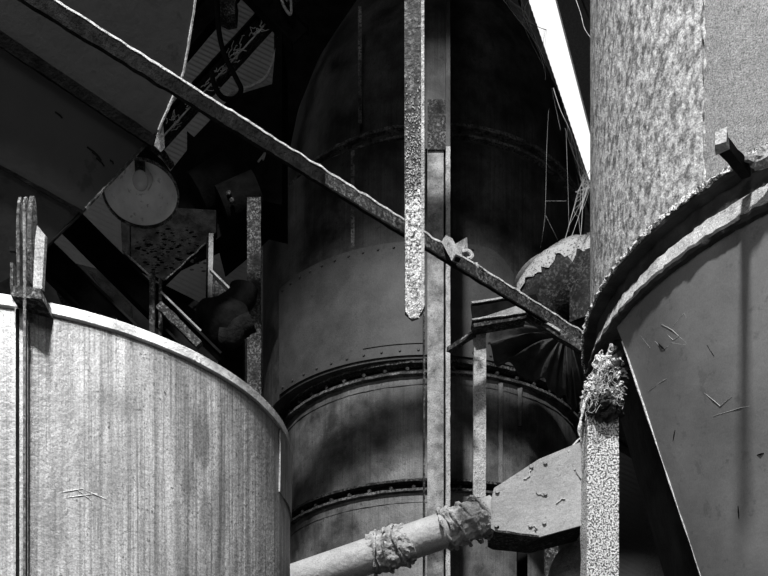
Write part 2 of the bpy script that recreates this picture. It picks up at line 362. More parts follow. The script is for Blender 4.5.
# ---------------------------------------------------------------- support post and its dust heap
pY = 4.72
xl, xr = V(587,0,pY).x, V(619,0,pY).x
ptop = V(600,398,pY).z
po = empty('support_post', ((xl+xr)/2, pY+.08, 0), 'square post caked in speckled pale dust under the vessel flange', 'post')
bm = bmesh.new(); beam(bm, ((xl+xr)/2,pY+.08,0), ((xl+xr)/2,pY+.08,ptop+.05), xr-xl, .16, up=Vector((0,1,0)), segs=90, jit=.004)
obj('post_body', bm, 'crust', po, smooth=False)
hp = empty('dust_heap', V(600,410,pY+.02), 'ragged heap of fibrous dust hanging over the top of the caked post', 'dust')
def lumpy(spots, jit=.035):
    bm = bmesh.new()
    for px,py,Y,r,sc in spots: ball(V(px,py,Y), r, 5, sc, jit=jit, jf=38, bm=bm)
    return bm
obj('dust_mass', lumpy([(602,397,pY,.078,(1.05,.8,.45)),(595,385,pY+.02,.045,(.8,.8,1)),(600,372,pY+.03,.035,(.8,.8,1.4)),(603,364,pY+.04,.035,(1,.7,1.2)),(611,353,pY+.05,.022,(.6,.7,1.9)),(598,358,pY+.05,.02,(.8,.7,1.2)),(617,385,pY+.02,.03,(.7,.8,1.8)),(616,366,pY+.04,.02,(.7,.8,1.8)),(611,400,pY,.05,(1,.9,.6))], .028), 'crust', hp)
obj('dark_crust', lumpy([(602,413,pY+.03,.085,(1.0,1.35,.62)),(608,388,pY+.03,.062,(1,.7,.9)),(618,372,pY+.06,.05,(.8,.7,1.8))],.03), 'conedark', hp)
for k in range(95):
    a = Vector((random.uniform(-.085,.075), -.06+random.uniform(-.03,.03), random.uniform(-.06,.13))); c0 = V(602,398,pY)+a
    if a.z > .03: c0.x = V(604,398,pY).x + a.x*.5 
    pts = [c0]
    for i in range(4): pts.append(pts[-1]+Vector((random.uniform(-.014,.014), random.uniform(-.012,.006), random.uniform(-.024,.012))))
    obj('dust_fibre', tube(pts, .0016, 4), 'dusty', hp)
solo('dust_strand', tube(curve_pts([V(590,392,pY-.03),V(584,406,pY-.04),V(581,420,pY-.04),V(579,432,pY-.03),V(581,441,pY-.03)],6), lambda s: .009*(1-s*.6), 8, jit=.008, jf=40), 'dust', 'pale ragged strand of dust drooping left of the caked post', 'dust')

# ---------------------------------------------------------------- central silo
SCN = (.43, 10.0)
si = empty('central_silo', (SCN[0],SCN[1],0), 'tall dark cylindrical silo of flanged drums in the centre background', 'silo')
z3, z2, z1 = 4.907, 5.88, 7.82
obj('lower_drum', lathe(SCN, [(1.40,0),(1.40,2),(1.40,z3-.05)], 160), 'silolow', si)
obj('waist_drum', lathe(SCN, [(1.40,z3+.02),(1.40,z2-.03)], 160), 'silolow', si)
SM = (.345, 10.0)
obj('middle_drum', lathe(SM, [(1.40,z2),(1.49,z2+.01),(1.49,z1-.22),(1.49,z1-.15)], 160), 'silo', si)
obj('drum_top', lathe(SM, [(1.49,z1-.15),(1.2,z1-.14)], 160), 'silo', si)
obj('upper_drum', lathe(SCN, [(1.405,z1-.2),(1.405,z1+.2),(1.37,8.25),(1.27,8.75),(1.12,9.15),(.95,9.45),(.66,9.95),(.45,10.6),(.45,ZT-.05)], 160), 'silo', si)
def ring(z, r, w=.035, h=.03, m='flange', c=SCN, jit=.007):
    return obj('flange_ring', lathe(c, [(r-.03,z+h/2),(r+w,z+h/2),(r+w,z-h/2),(r-.03,z-h/2)], 220, closed_prof=True, jit=jit, jf=16), m, si)
R3 = ring(z3+.02,1.40,.05,.02,'iron'); ring(z3-.055,1.40,.045,.02,'flange'); ring(z3-.14,1.40,.006,.012,'silolow')
R2 = ring(z2+.0,1.43,.05,.025,'iron',jit=.01); ring(z2-.075,1.40,.05,.02,'flange'); ring(z2-.15,1.40,.008,.012,'silolow')
R1 = ring(z1,1.40,.055,.025,'flange',jit=.012); ring(z1-.08,1.405,.045,.02,'flange')
for zz in (z3-.03, z2-.05):
    obj('joint_shadow_gap', lathe(SCN, [(1.385,zz+.05),(1.385,zz-.04)], 100), 'black', si)
for zz, lo, hi, rg_ in ((z3-.035,-60,45,R3),(z2-.04,-62,52,R2),(z1-.045,-45,50,R1)):
    a = lo
    while a < hi:
        r = math.radians(a); bolt((SCN[0]+1.43*math.sin(r), SCN[1]-1.43*math.cos(r), zz), (math.sin(r),-math.cos(r),0), .018, rg_); a += 7.5
# riveted patch sheet
pa, pb = az(283,SM,1.47), az(511,SM,1.47)
def arcplate(c, r, a0, a1, z0, z1f, n=40, t=.02):
    bm = bmesh.new(); cols = []
    for i in range(n+1):
        a = a0+(a1-a0)*i/n; zt = z1f(i/n)
        cols.append([bm.verts.new((c[0]+rr*math.sin(a), c[1]-rr*math.cos(a), z)) for rr, z in ((r,z0),(r+t,z0),(r+t,zt),(r,zt))])
    for i in range(n):
        for k in range(4): bm.faces.new((cols[i][k], cols[i+1][k], cols[i+1][(k+1)%4], cols[i][(k+1)%4]))
    bm.faces.new(cols[0]); bm.faces.new(cols[-1][::-1]); return bm
ztop = 1.5+(900-243)/F*8.52
psh = obj('patch_sheet', arcplate(SM,1.49,pa,pb,z2+.03,lambda u: ztop-(0 if u < .88 else .16*((u-.88)/.12)**2)), 'patch', si)
ia, ib = az(364,SM,1.49), az(425,SM,1.49)
obj('inspection_cover', arcplate(SM,1.512,ia,ib,z2+.12,lambda u: z2+.82,20,.008), 'patch', si)
for i in range(15):
    for a, z in ((pa+(pb-pa)*(i+.5)/15, z2+.07), (pa+(pb-pa)*(i+.5)/15*.86, ztop-.04)):
        bolt((SM[0]+1.513*math.sin(a), SM[1]-1.513*math.cos(a), z), (math.sin(a),-math.cos(a),0), .011, psh, 'patch')
for px, za, zb in ((355,ztop,z1-.16),(362,z1+.05,z1+1.0)):
    a = az(px,SM,1.45); p = Vector((SM[0]+1.495*math.sin(a), SM[1]-1.495*math.cos(a), za))
    obj('vertical_seam', B(p, Vector((p.x,p.y,zb)), .03, .012, up=Vector((0,1,0))), 'flange', si)
for px, za, zb in ((500,z3+.03,z2-.1),(519,z2-.42,z2-.1)):
    a = az(px,SCN,1.40); p = Vector((SCN[0]+1.41*math.sin(a), SCN[1]-1.41*math.cos(a), za))
    obj('vertical_seam', B(p, Vector((p.x,p.y,zb)), .035, .02, up=Vector((0,1,0)), segs=20, jit=.006), 'silolow', si)

# slim angle post at the silo's left flank
solo('angle_post', L_iron(V(254,197,7.6), Vector((V(254,197,7.6).x,7.6,0)), (0,-1,0), .10, .014, segs=60, jit=.004), 'iron', 'slim dusty angle-iron post rising beside the left flank of the dark silo', 'post')
# centre post
cx = V(436.5,0,7.3).x
cp = empty('centre_post', (cx,7.3,0), 'tall mottled steel post standing in front of the central silo', 'post')
zs_ = V(0,150,7.3).z
obj('upper_web_plate', B((cx-.008,7.3,zs_), (cx-.008,7.3,ZT-.02), .14, .03, up=Vector((0,1,0))), 'silo', cp, smooth=False)  # darker steel above the splice stands in for shade on the upper post
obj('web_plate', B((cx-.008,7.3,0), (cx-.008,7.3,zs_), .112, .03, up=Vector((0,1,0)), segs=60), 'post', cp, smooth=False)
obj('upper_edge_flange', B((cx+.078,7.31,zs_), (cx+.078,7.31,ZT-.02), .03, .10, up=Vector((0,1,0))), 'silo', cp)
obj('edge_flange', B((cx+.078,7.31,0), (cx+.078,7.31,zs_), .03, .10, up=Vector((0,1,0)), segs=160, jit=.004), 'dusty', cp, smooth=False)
obj('splice_plate', B(V(437,150,7.27), V(437,100,7.27), .13, .012, up=Vector((0,1,0)), segs=3), 'iron', cp, smooth=False)
obj('corner_groove', B((cx+.05,7.325,0), (cx+.05,7.325,zs_), .03, .03, up=Vector((0,1,0)), segs=200, jit=.006), 'beamface', cp, smooth=False)
obj('back_flange', B((cx-.085,7.36,0), (cx-.085,7.36,ZT-.02), .012, .14, up=Vector((0,1,0))), 'iron', cp, smooth=False)

# hanging bar in front of everything
hx = 3.5
hb = empty('hanging_bar', V(414,316,hx), 'flat bar with dusty pointed lower end hanging down before the centre post', 'bar')
def barsec(y0, y1, m, name, segs=40):
    a, b = V(413.5,y0,hx), V(413.5,y1,hx); return obj(name, B(a, b, 17.5/F*hx, .03, up=Vector((0,1,0)), segs=segs, jit=.0012), m, hb, smooth=False)
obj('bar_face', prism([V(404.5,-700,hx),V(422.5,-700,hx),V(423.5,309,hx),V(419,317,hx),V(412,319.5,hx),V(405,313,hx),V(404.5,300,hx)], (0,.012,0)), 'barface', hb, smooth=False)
obj('bar_edge', prism([V(420.5,-700,hx-.01),V(423.5,-700,hx-.01),V(424.5,306,hx-.01),V(421.5,312,hx-.01)], (0,.03,0)), 'dusty', hb, smooth=False)
obj('dust_coating', prism([V(405.2,205,hx-.003),V(410,190,hx-.003),V(414,200,hx-.003),V(419,186,hx-.003),V(422.4,202,hx-.003),V(423.2,308,hx-.003),V(418.8,316,hx-.003),V(412,318.5,hx-.003),V(405.5,312,hx-.003)], (0,.003,0)), 'crust', hb, smooth=False)  # real dust; its gain downwards also stands in for the light gradient
bm = bmesh.new()
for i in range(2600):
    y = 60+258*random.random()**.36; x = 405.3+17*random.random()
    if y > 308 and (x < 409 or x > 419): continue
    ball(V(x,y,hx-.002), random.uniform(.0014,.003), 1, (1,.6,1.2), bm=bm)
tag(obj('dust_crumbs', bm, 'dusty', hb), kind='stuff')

# ---------------------------------------------------------------- long diagonal angle iron
A_, Bp = V(-60,-58,4.05), V(640,380,7.38)
Z = 5.19
A_ = Vector((-2.0,3.75,Z)); Bp = Vector((V(585,345,6.97).x+.28, 6.97+.27, Z))
P1, P2 = Vector(V(48,0,4.305)), Vector(V(585,336,6.87)); P1.z = P2.z = Z
d = (P2-P1).normalized(); A_ = P1-d*.9; Bp = P2+d*.3
fc = Vector((d.y,-d.x,0))
db = empty('diagonal_beam', A_, 'long dusty angle iron crossing the picture from top left to the vessel flange', 'beam')
def hweb(a, b, h, t, m, name, zoff, foff=0, segs=150, jit=.003):
    o = fc*foff; return obj(name, B(a+o+Vector((0,0,zoff)), b+o+Vector((0,0,zoff)), t, h, segs=segs, jit=jit), m, db, smooth=False)
Mid = P1.lerp(P2,.40)
hweb(A_,Mid,.075,.012,'beamface','web',-.03)
hweb(Mid,Bp,.075,.012,'iron','web',-.03)
hweb(A_,Bp,.010,.07,'iron','top_leg',.008,-.03)
hweb(A_,Bp,.010,.03,'edge','dust_ridge',.012,-.006,segs=300,jit=.006)
hweb(A_,Bp,.010,.02,'beamface','lower_lip',-.07,.004,segs=200,jit=.004)
# clamp and offcut on the beam
c1 = empty('box_clamp', V(458,258,6.2), 'small square tube stub and bent plate lying on the diagonal beam', 'clamp')
obj('tube_stub', B(V(447,240,5.92), V(457,259,5.85), .05, .04, segs=1), 'dusty', c1, smooth=False)
obj('stub_bore', B(V(456.8,258.7,5.852), V(457.5,259.8,5.845), .03, .024), 'black', c1, smooth=False)
obj('bent_wing', prism([V(455,244,6.25),V(467,237,6.28),V(468,250,6.28),V(461,254,6.2)], (.004,.02,0)), 'post', c1, smooth=False)
obj('hook', tube(curve_pts([V(462,252,6.2),V(468,251,6.2),V(472,255,6.2),V(471,258,6.2),V(467,259,6.2)],5), .012, 8), 'dusty', c1)
solo('dust_clod', ball(V(472,268,6.15), .045, 3, (1.3,.7,.35), jit=.02, jf=30), 'dusty', 'little clod of pale dust resting on the diagonal beam beside the clamp', 'dust')

# ---------------------------------------------------------------- bracket and short hanging post
bk = empty('pipe_bracket', V(511,322,6.7), 'welded bracket of bent steel bars under the right half of the diagonal beam', 'bracket')
obj('upper_bar', prism([V(471,304,6.75),V(536,294,6.75),V(539,303,6.75),V(520,309,6.75),V(473,319,6.75)], (0,.03,0)), 'black', bk, smooth=False)
obj('upper_bar_edge', B(V(472,303,6.74), V(508,297,6.74), .012, .012, segs=20, jit=.004), 'dusty', bk)
obj('seat_bar', prism([V(472,320,6.6),V(526,312,6.6),V(526,318,6.6),V(474,327,6.6)], (0,.10,0)), 'iron', bk, smooth=False)
obj('seat_bar_edge', B(V(472,320,6.59), V(526,312.5,6.59), .014, .010, segs=24, jit=.004), 'dusty', bk)
obj('gusset', prism([V(486,316,6.68),V(516,306,6.7),V(525,309,6.7),V(525,312,6.66)], (0,.02,0)), 'post', bk, smooth=False)
obj('sloping_bar', B(V(526,314,6.62), V(583,349,6.62), .05, .055, segs=30, jit=.006), 'iron', bk, smooth=False)
obj('sloping_bar_edge', B(V(526,311,6.58), V(560,331,6.58), .012, .012, segs=24, jit=.004), 'dusty', bk)
obj('strut', B(V(449,350,6.95), V(474,334,6.7), .035, .03, segs=10, jit=.003), 'iron', bk)
obj('strut_edge', B(V(449,347.5,6.93), V(474,331.5,6.68), .012, .010, segs=10, jit=.003), 'dusty', bk)
hY = 6.72
solo('short_hanging_post', L_iron(V(480,325,hY), V(479.5,497,hY), (0,-1,0), 12.5/F*hY, .012, segs=50, jit=.002, leg=.05), 'dusty', 'short speckled steel post hanging from the bracket before the silo', 'post', smooth=False)

# ---------------------------------------------------------------- duct elbow and canvas sleeve
du = empty('duct_elbow', V(560,300,7.4), 'fat dust-topped duct elbow emerging behind the vessel, with a round end flange', 'duct')
R_ = .26
path = curve_pts([V(690,262,7.55),V(640,268,7.5),V(596,277,7.45),V(566,284,7.45),V(546,300,7.5),V(536,330,7.6)],16)
obj('duct_shell', tube(path, lambda u: R_*(1-.25*max(0,u-.55)/.45), 40, jit=.012, jf=7), 'duct', du)
bm = bmesh.new()
rowsd = []
for i,p in enumerate(path[:68]):
    dd = (path[i+1]-path[max(i-1,0)]).normalized(); s_ = dd.cross(Vector((0,0,1))).normalized(); u_ = s_.cross(dd)
    if u_.z < 0: u_ = -u_
    row = []
    for k in range(17):
        a = math.radians((-80+26*noise.noise(Vector((i*.23,0,0)))+16*noise.noise(Vector((i*.9,4,0))))*(1-k/16)+30*k/16); q = p+(u_*math.cos(a)+s_*math.sin(a))*(R_*(1-.25*max(0,i/80-.55)/.45)+.010); q += (q-p).normalized()*noise.noise(q*18)*.012
        row.append(bm.verts.new(q))
    rowsd.append(row)
for i in range(len(rowsd)-1):
    for k in range(16): bm.faces.new((rowsd[i][k], rowsd[i][k+1], rowsd[i+1][k+1], rowsd[i+1][k]))
tag(obj('dust_layer', bm, 'crust2', du), 'pale pitted dust lying along the top of the duct')
dd = Vector((-.45,-.9,.0)).normalized(); cc = V(546,289,7.78)
obj('end_flange', tube([cc-dd*.0, cc+dd*.03], .26, 48), 'post', du)
obj('joint_plate', arcplate((V(592,0,7.45).x+.05,7.45),.30,-.9,.6,V(592,318,7.2).z,lambda u: V(592,252,7.2).z+.02*u,16,.01), 'duct', du)
# gathered canvas sleeve: cloth fanning out from a tied neck
bm = bmesh.new(); apex = V(567,334,7.35)
arc = curve_pts([V(500,318,7.5),V(490,332,7.5),V(490,350,7.45),V(503,362,7.45),V(524,372,7.45),V(545,382,7.45),V(562,395,7.5),V(575,408,7.6),V(583,392,7.7)],12)
lay = []
for off in (0,.03):
    rows_ = []
    for i,p in enumerate(arc):
        u = i/(len(arc)-1); row = []
        for k in range(15):
            t_ = .03+.97*k/14; q = apex.lerp(p, t_); sag = math.sin(math.pi*t_)
            q += Vector((-.03*sag, -.16*sag+.05*(math.sin(u*math.pi*11+2.5*t_)+.6*math.sin(u*u*math.pi*19+1))*min(1,t_*2.2), -.07*sag*(1-u)))
            q.y += off+.02*noise.noise(q*6); row.append(bm.verts.new(q))
        rows_.append(row)
    lay.append(rows_)
    for i in range(len(rows_)-1):
        for k in range(14): bm.faces.new((rows_[i][k], rows_[i][k+1], rows_[i+1][k+1], rows_[i+1][k]))
for a_, b_ in (((i,14),(i+1,14)) for i in range(len(arc)-1)):
    bm.faces.new((lay[0][a_[0]][14], lay[0][b_[0]][14], lay[1][b_[0]][14], lay[1][a_[0]][14]))
cs = empty('canvas_sleeve', apex, 'dark pleated canvas sleeve gathered below the diagonal beam at the silo side', 'sleeve')
obj('pleated_cloth', bm, 'canvas', cs)
obj('tied_neck', ball(apex, .05, 3, (1.2,1,.8), jit=.012, jf=30), 'iron', cs)

# ---------------------------------------------------------------- lower pipe, cloth wraps, bolted box
Yp = 4.95
pa_, pb_ = V(250,597,Yp), V(494,513,Yp)
lp = empty('conveying_pipe', pa_.lerp(pb_,.5), 'pale grey pipe rising from behind the tank to the bolted box', 'pipe')
rp = 17.5/F*Yp
obj('pipe_tube', tube([pa_.lerp(pb_,i/30) for i in range(31)], rp, 32), 'pipe', lp)
obj('end_collar', tube([pb_.lerp(pa_,.05), pb_.lerp(pa_,.03)], rp*1.05, 32), 'pipe', lp)
def wrap(x0, x1, label, bands, seed):
    dirp = (pb_-pa_).normalized(); f = lambda x: pa_.lerp(pb_, (x-250)/250)
    o = empty('cloth_wrap', f((x0+x1)/2), label, 'cloth', None)
    n = 46; bm = bmesh.new(); rings = []
    s1 = dirp.orthogonal().normalized(); s2 = dirp.cross(s1)
    for i in range(n+1):
        u = i/n; c = f(x0+(x1-x0)*u); ring_ = []
        for k in range(72):
            a = 2*math.pi*k/72; dr = s1*math.cos(a)+s2*math.sin(a)
            tw = u*bands+.18*math.sin(a+seed)
            fold = abs(math.sin(math.pi*tw))**.6
            r = rp*(1.04+.17*fold*(.6+.4*math.sin(a*2+seed)))+.014*noise.noise((c+dr*.1)*28)+.008*noise.noise((c+dr*.1)*70)
            if i in (0,n): r = rp*.99
            ring_.append(bm.verts.new(c+dr*r+dirp*.012*math.sin(a*2+seed)))
        rings.append(ring_)
    for i in range(n):
        for k in range(72): bm.faces.new((rings[i][k], rings[i][(k+1)%72], rings[i+1][(k+1)%72], rings[i+1][k]))
    obj('wrapping', bm, 'cloth', o)
    for j in range(int(bands)+1):
        c = f(x0+(x1-x0)*(j+.35)/(bands+1)); pts = []
        for k in range(41):
            a = 2*math.pi*k/40; dr = s1*math.cos(a)+s2*math.sin(a); pts.append(c+dr*(rp*1.2+.006*math.sin(3*a+j))+dirp*(.035*math.sin(a+seed+j*.7)))
        obj('twisted_cord', tube(pts, lambda s: .006+.003*math.sin(s*40), 7, jit=.008, jf=60), 'cloth', o)
    return o
wrap(374,413,'dirty cloth wrapped round the pipe midway, left of the centre post',2,1.0)
wrap(449,491,'bulky dirty cloth wrapped round the pipe end next to the bolted box',3,2.6)
bx = empty('transition_box', V(540,530,Yp), 'tapered six-sided grey steel box with bolts between pipe and caked post', 'box')
front = [(491,500),(494,488),(539,459),(585,440),(590,523),(539,537),(497,532),(491,528)]
bY = 4.86
fp = [V(x,y,bY) for x,y in front]
fpl = obj('front_plate', prism(fp, (0,.012,0)), 'box', bx, smooth=False)
obj('body', prism([V(x,y,bY+.012) for x,y in [(494,502),(497,492),(539,463),(585,444),(588,519),(539,532),(499,528),(494,525)]], (0,.30,0)), 'iron', bx, smooth=False)
obj('hem', B(V(495,531,bY-.004), V(539,537,bY-.004), .012,.01,segs=10,jit=.002), 'iron', bx)
for x,y in ((545,463),(531,467),(497,492),(544,523),(530,526),(496,526),(545,494)):
    bolt(V(x,y,bY), (0,-1,0), .011, fpl, 'box')
for x,y in ((497,491.5),(496.5,526)): obj('bolt_hole', tube([V(x+1,y+1,bY-.002),V(x+1,y+1,bY+.001)], .008, 10), 'black', bx)
random.seed(3)
for x,y in ((531,470),(544,496),(530,526),(557,503),(574,470)):
    c0 = V(x,y,bY-.002); pts = [c0]
    for i in range(5): pts.append(pts[-1]+Vector((random.uniform(-.018,.018),random.uniform(-.002,.001),random.uniform(-.02,.012))))
    obj('flaking_paint', tube(pts, lambda s: .004, 4), 'pipe', bx)
obj('top_wire', tube(curve_pts([V(568,452,bY),V(577,441,bY+.02),V(584,436,bY+.05)],5), .004, 6), 'edge', bx)
solo('pipe_bend', tube(curve_pts([V(600,548,5.3),V(585,560,5.3),V(572,590,5.3),V(570,700,5.3),Vector((V(570,700,5.3).x,5.3,0))],8), .13, 28), 'post', 'rounded pipe bend low down behind the caked post', 'pipe')
solo('frame_bar', B(V(522,540,5.4), Vector((V(522,540,5.4).x,5.4,0)), .05, .05), 'black', 'dark upright bar below the tapered bolted box', 'bar')
solo('frame_bar', B(V(551,545,5.75), Vector((V(551,540,5.75).x,5.75,0)), .07, .05), 'iron', 'thicker dark upright beneath the box, next to the pipe bend', 'bar')

# ---------------------------------------------------------------- hopper of dark plate, top left
def HP(px, py, off=0):
    a, b = (px-384)/F, (HZ-py)/F; Y = (-4.58-2.739+off)/(.75*a-.66-.683*b); return V(px,py,Y)
ho = empty('roof_hopper', HP(100,150), 'large dark plate hopper with ribs filling the upper left corner', 'hopper')
out = [(-90,-160),(206,-160),(195,0),(183,72),(158,130),(146,143),(85,208),(20,272),(-90,330)]
nb = Vector((-.75,.66,.68)).normalized()
obj('skin_plate', prism([HP(*p) for p in out], nb*.7), 'hopper', ho, smooth=False)
def strip(a, b, w, t, m, name, off=.02, segs=30, jit=.003):
    p, q = HP(*a)-nb*off, HP(*b)-nb*off; return obj(name, B(p, q, t, w, up=nb.cross((q-p).normalized()), segs=segs, jit=jit), m, ho, smooth=False)
strip((-90,-20),(150,140), .055, .05, 'black', 'rib', .025)
strip((-90,118),(82,212), .018, .02, 'black', 'rib', .01)
strip((195,0),(183,72), .008, .012, 'dusty', 'edge_lip', .006)
strip((183,72),(158,130), .008, .012, 'dusty', 'edge_lip', .006)
strip((146,143),(85,208), .010, .02, 'iron', 'edge_lip', .008)
strip((85,208),(20,272), .010, .02, 'black', 'edge_lip', .008)
obj('tail_plate', prism([HP(160,125),HP(163,122),HP(165,148),HP(161,152),HP(155,146),HP(156,138)], nb*.02), 'dusty', ho, smooth=False)
random.seed(11)
for (x,y,x2,y2) in ((87,147,99,157),(92,152,101,160),(110,160,113,164),(96,158,104,166),(55,112,62,118)):
    obj('scrape', tube([HP(x,y)-nb*.002, HP((x+x2)/2+1,(y+y2)/2)-nb*.003, HP(x2,y2)-nb*.002], .0045, 5), 'black', ho)
# shade mark of an old rub on the plate
# ---------------------------------------------------------------- lamp
lY = 5.9
lc = V(141,194,lY); axis = Vector((.10,-.30,-1)).normalized()      # opening direction: down and a little forward
la = empty('reflector_lamp', lc, 'old round reflector lamp hanging under the dark hopper, open face down', 'lamp')
u1 = axis.cross(Vector((0,1,0))).normalized(); u2 = axis.cross(u1)
def bell(prof, m, name, n=56):
    bm = bmesh.new(); rg = []
    for r, h in prof: rg.append([bm.verts.new(lc-axis*h+(u1*math.cos(2*math.pi*k/n)+u2*math.sin(2*math.pi*k/n))*r) for k in range(n)])
    for i in range(len(rg)-1):
        for k in range(n): bm.faces.new((rg[i][k], rg[i][(k+1)%n], rg[i+1][(k+1)%n], rg[i+1][k]))
    return obj(name, bm, m, la)
bell([(.205,0),(.198,.03),(.17,.10),(.12,.18),(.06,.23),(.03,.25)], 'refl', 'reflector')
bell([(.205,0),(.21,.002),(.202,.035),(.176,.108),(.128,.19),(.066,.24),(.045,.26),(.045,.36),(.0,.36)], 'black', 'lamp_shade')
bell([(.20,.006),(.212,.006),(.212,-.006),(.20,-.006),(.20,.006)], 'iron', 'shade_rim')
obj('socket', tube([lc-axis*.25, lc-axis*.15], .03, 16), 'iron', la)
obj('bulb', ball(lc-axis*.10, .045, 3, (1,1,1.2)), 'glass', la)
obj('bulb_wire', tube(curve_pts([lc-axis*.2+u1*.03, lc-axis*.1+u1*.07, lc-axis*.02+u1*.04],5), .004, 5), 'edge', la)
obj('stem', tube([lc-axis*.34, V(150,150,lY+.1), V(156,140,lY+.1)], .02, 10), 'iron', la)
obj('stay_bar', B(V(158,148,lY), V(172,166,lY), .03, .03, segs=10, jit=.006), 'iron', la)

# ---------------------------------------------------------------- roof steel, top left
def ibeam(name, a, b, Y0_, Y1_, w, label, m='black', lip=True, group=None):
    p, q = V(*a,Y0_), V(*b,Y1_); o = empty(name, p, label, 'beam', group); dd = (q-p).normalized(); f = Vector((0,-1,0)); f = (f-dd*f.dot(dd)).normalized(); s_ = dd.cross(f)
    obj('web', B(p, q, .02, w, up=s_), m, o, smooth=False)
    for k in (-1,1):
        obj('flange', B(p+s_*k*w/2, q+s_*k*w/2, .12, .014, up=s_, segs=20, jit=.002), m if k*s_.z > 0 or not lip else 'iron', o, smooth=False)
    if lip:
        k = -1 if s_.z > 0 else 1
        obj('lower_lip', B(p+s_*k*w/2+f*.06, q+s_*k*w/2+f*.06, .012, .012, up=s_, segs=60, jit=.003), 'dusty', o)
    return o
ibeam('roof_beam', (120,118),(262,-50), 9.6,9.6,.20,'wide black roof beam nearest the hopper edge, top left', lip=False)
ibeam('roof_beam', (150,66),(236,-46), 9.9,9.9,.12,'upper thin black roof beam just right of the hopper', lip=False)
ibeam('roof_beam', (140,158),(300,-18), 9.2,9.2,.13,'roof beam with pale crusted lower lip crossing the corrugated sheet')
for k in range(60):
    u = random.random(); p = V(165+105*u, 130-115*u, 9.1)+Vector((random.uniform(-.04,.04),0,random.uniform(-.04,.03)))
    if k == 0: cw = empty('dust_clumps', p, 'pale ragged dust clinging to the crusted roof beam', 'dust')
    pts = [p]
    for i in range(4): pts.append(pts[-1]+Vector((random.uniform(-.01,.035), random.uniform(-.01,.01), random.uniform(-.01,.035))))
    obj('dust_thread', tube(pts, .0035, 4), 'dusty', cw)
ibeam('roof_beam', (250,-14),(300,38), 9.0,9.0,.19,'black crossing roof beam running into the silo at the top', lip=False)
solo('junction_box', ppoly([(216,-4),(236,-4),(235,14),(226,16),(218,12)], 9.3, .15), 'iron', 'small rusty junction box high on the roof beams', 'box', smooth=False)
solo('loop_cable', tube(curve_pts([V(216,-30,8.9),V(217,0,8.9),V(219,32,8.9),V(225,56,8.9),V(236,78,8.9),V(241,90,8.9),V(234,99,8.9),V(222,97,8.9),V(214,84,8.9),V(212,72,8.9)],8), .022, 8), 'black', 'black cable hanging in a loop beneath the roof beams', 'cable')
solo('thin_cable', tube(curve_pts([V(292,-40,9.4),V(284,10,9.4),V(280,32,9.4),V(275,55,9.4),V(268,74,9.4),V(258,83,9.4),V(240,90,9.4),V(224,96,9.4)],8), .014, 8), 'dusty', 'pale thin cable curving down beside the silo shoulder', 'cable')
solo('thin_cable', tube(curve_pts([V(280,-6,8.8),V(284,6,8.8),V(291,14,8.8),V(290,-10,8.8)],6), .012, 6), 'dusty', 'short pale wire over the crossing roof beam', 'cable')

# black drive machinery behind the lamp
ma = empty('drive_unit', V(225,215,8.4), 'black drive machinery silhouette between the lamp and the dark silo', 'machine')
obj('gear_case', ppoly([(165,178),(187,150),(187,131),(194,137),(213,117),(224,104),(233,96),(272,84),(276,40),(282,30),(282,205),(262,200),(250,212),(216,240),(215,212),(176,212)], 8.4, .5), 'black', ma, smooth=False)
obj('shaft_housing', tube([V(198,196,8.3), V(232,176,8.3)], .17, 24), 'black', ma)
obj('motor_drum', tube([V(222,206,8.15), V(258,190,8.15)], .14, 24), 'black', ma)
for x, y in ((229,194),(232,201)): bolt(V(x,y,8.0), (0,-1,0), .02, ma, 'iron')
obj('hook_bracket', tube(curve_pts([V(258,162,8.2),V(262,157,8.2),V(265,153,8.2),V(263,160,8.2)],4), .008, 6), 'post', ma)
ch = empty('dusty_chute', V(180,270,7.6), 'dark chute crusted with dust below the reflector lamp', 'chute')
bm = ppoly([(120,205),(216,210),(216,232),(206,244),(190,256),(164,281),(140,268),(122,250)], 7.7, .06)
obj('chute_body', bm, 'beamface', ch, smooth=False)
bm = bmesh.new()
for k in range(110):
    u = random.random(); w_ = random.random()
    ball(V(132+60*u+18*w_, 232+42*w_-4*u+random.uniform(-6,6), 7.68), random.uniform(.004,.014), 1, (1.8,.3,.7), jit=.004, jf=50, bm=bm)
tag(obj('crust', bm, 'beamface', ch), kind='stuff')
obj('chute_edge', B(V(166,280,7.66), V(206,243,7.66), .010,.010, segs=20, jit=.006), 'iron', ch)

# ---------------------------------------------------------------- truss above the pale tank
ibeam('truss_beam', (40,192),(215,366), 6.3,6.3,.13,'black truss beam sloping down to the right above the pale tank', lip=False)
ibeam('truss_beam', (20,232),(170,380), 6.0,6.0,.15,'lower black truss beam sloping down behind the pulley block', lip=False)
for pts, lb, m in ((((45,262),(52,262),(76,306),(62,306)),'faint grey brace slanting down right of the pulley block','iron'),
                ((((88,270),(94,273),(131,305),(131,324),(120,312))),'broad grey brace slanting down above the tank rim','post')):
    solo('truss_brace', ppoly(pts, 6.6, .04), m, lb, 'brace', smooth=False)
solo('truss_post', B(V(152.5,272,6.1), Vector((V(152.5,272,6.1).x,6.1,0)), .03, .03, up=Vector((0,1,0)), segs=50, jit=.003), 'iron', 'left one of two thin uprights above the tank rim', 'post')
solo('truss_post', B(V(160.5,280,6.15), Vector((V(160.5,280,6.15).x,6.15,0)), .016, .03, up=Vector((0,1,0)), segs=50, jit=.002), 'iron', 'right one of two thin uprights above the tank rim', 'post')
solo('brace_rod', B(V(124,252,6.15), V(150,276,6.15), .010, .010), 'post', 'short thin pale rod at the upper edge of the sloping truss beam', 'rod')
solo('brace_rod', B(V(161,292,6.1), V(201,331,6.1), .010, .010), 'post', 'long thin pale rod sloping right of the two uprights', 'rod')
solo('brace_bar', B(V(159,305,6.05), V(200,346,6.05), .04, .045, segs=30, jit=.006), 'iron', 'crusted sloping bar directly above the tank rim', 'bar', smooth=False)
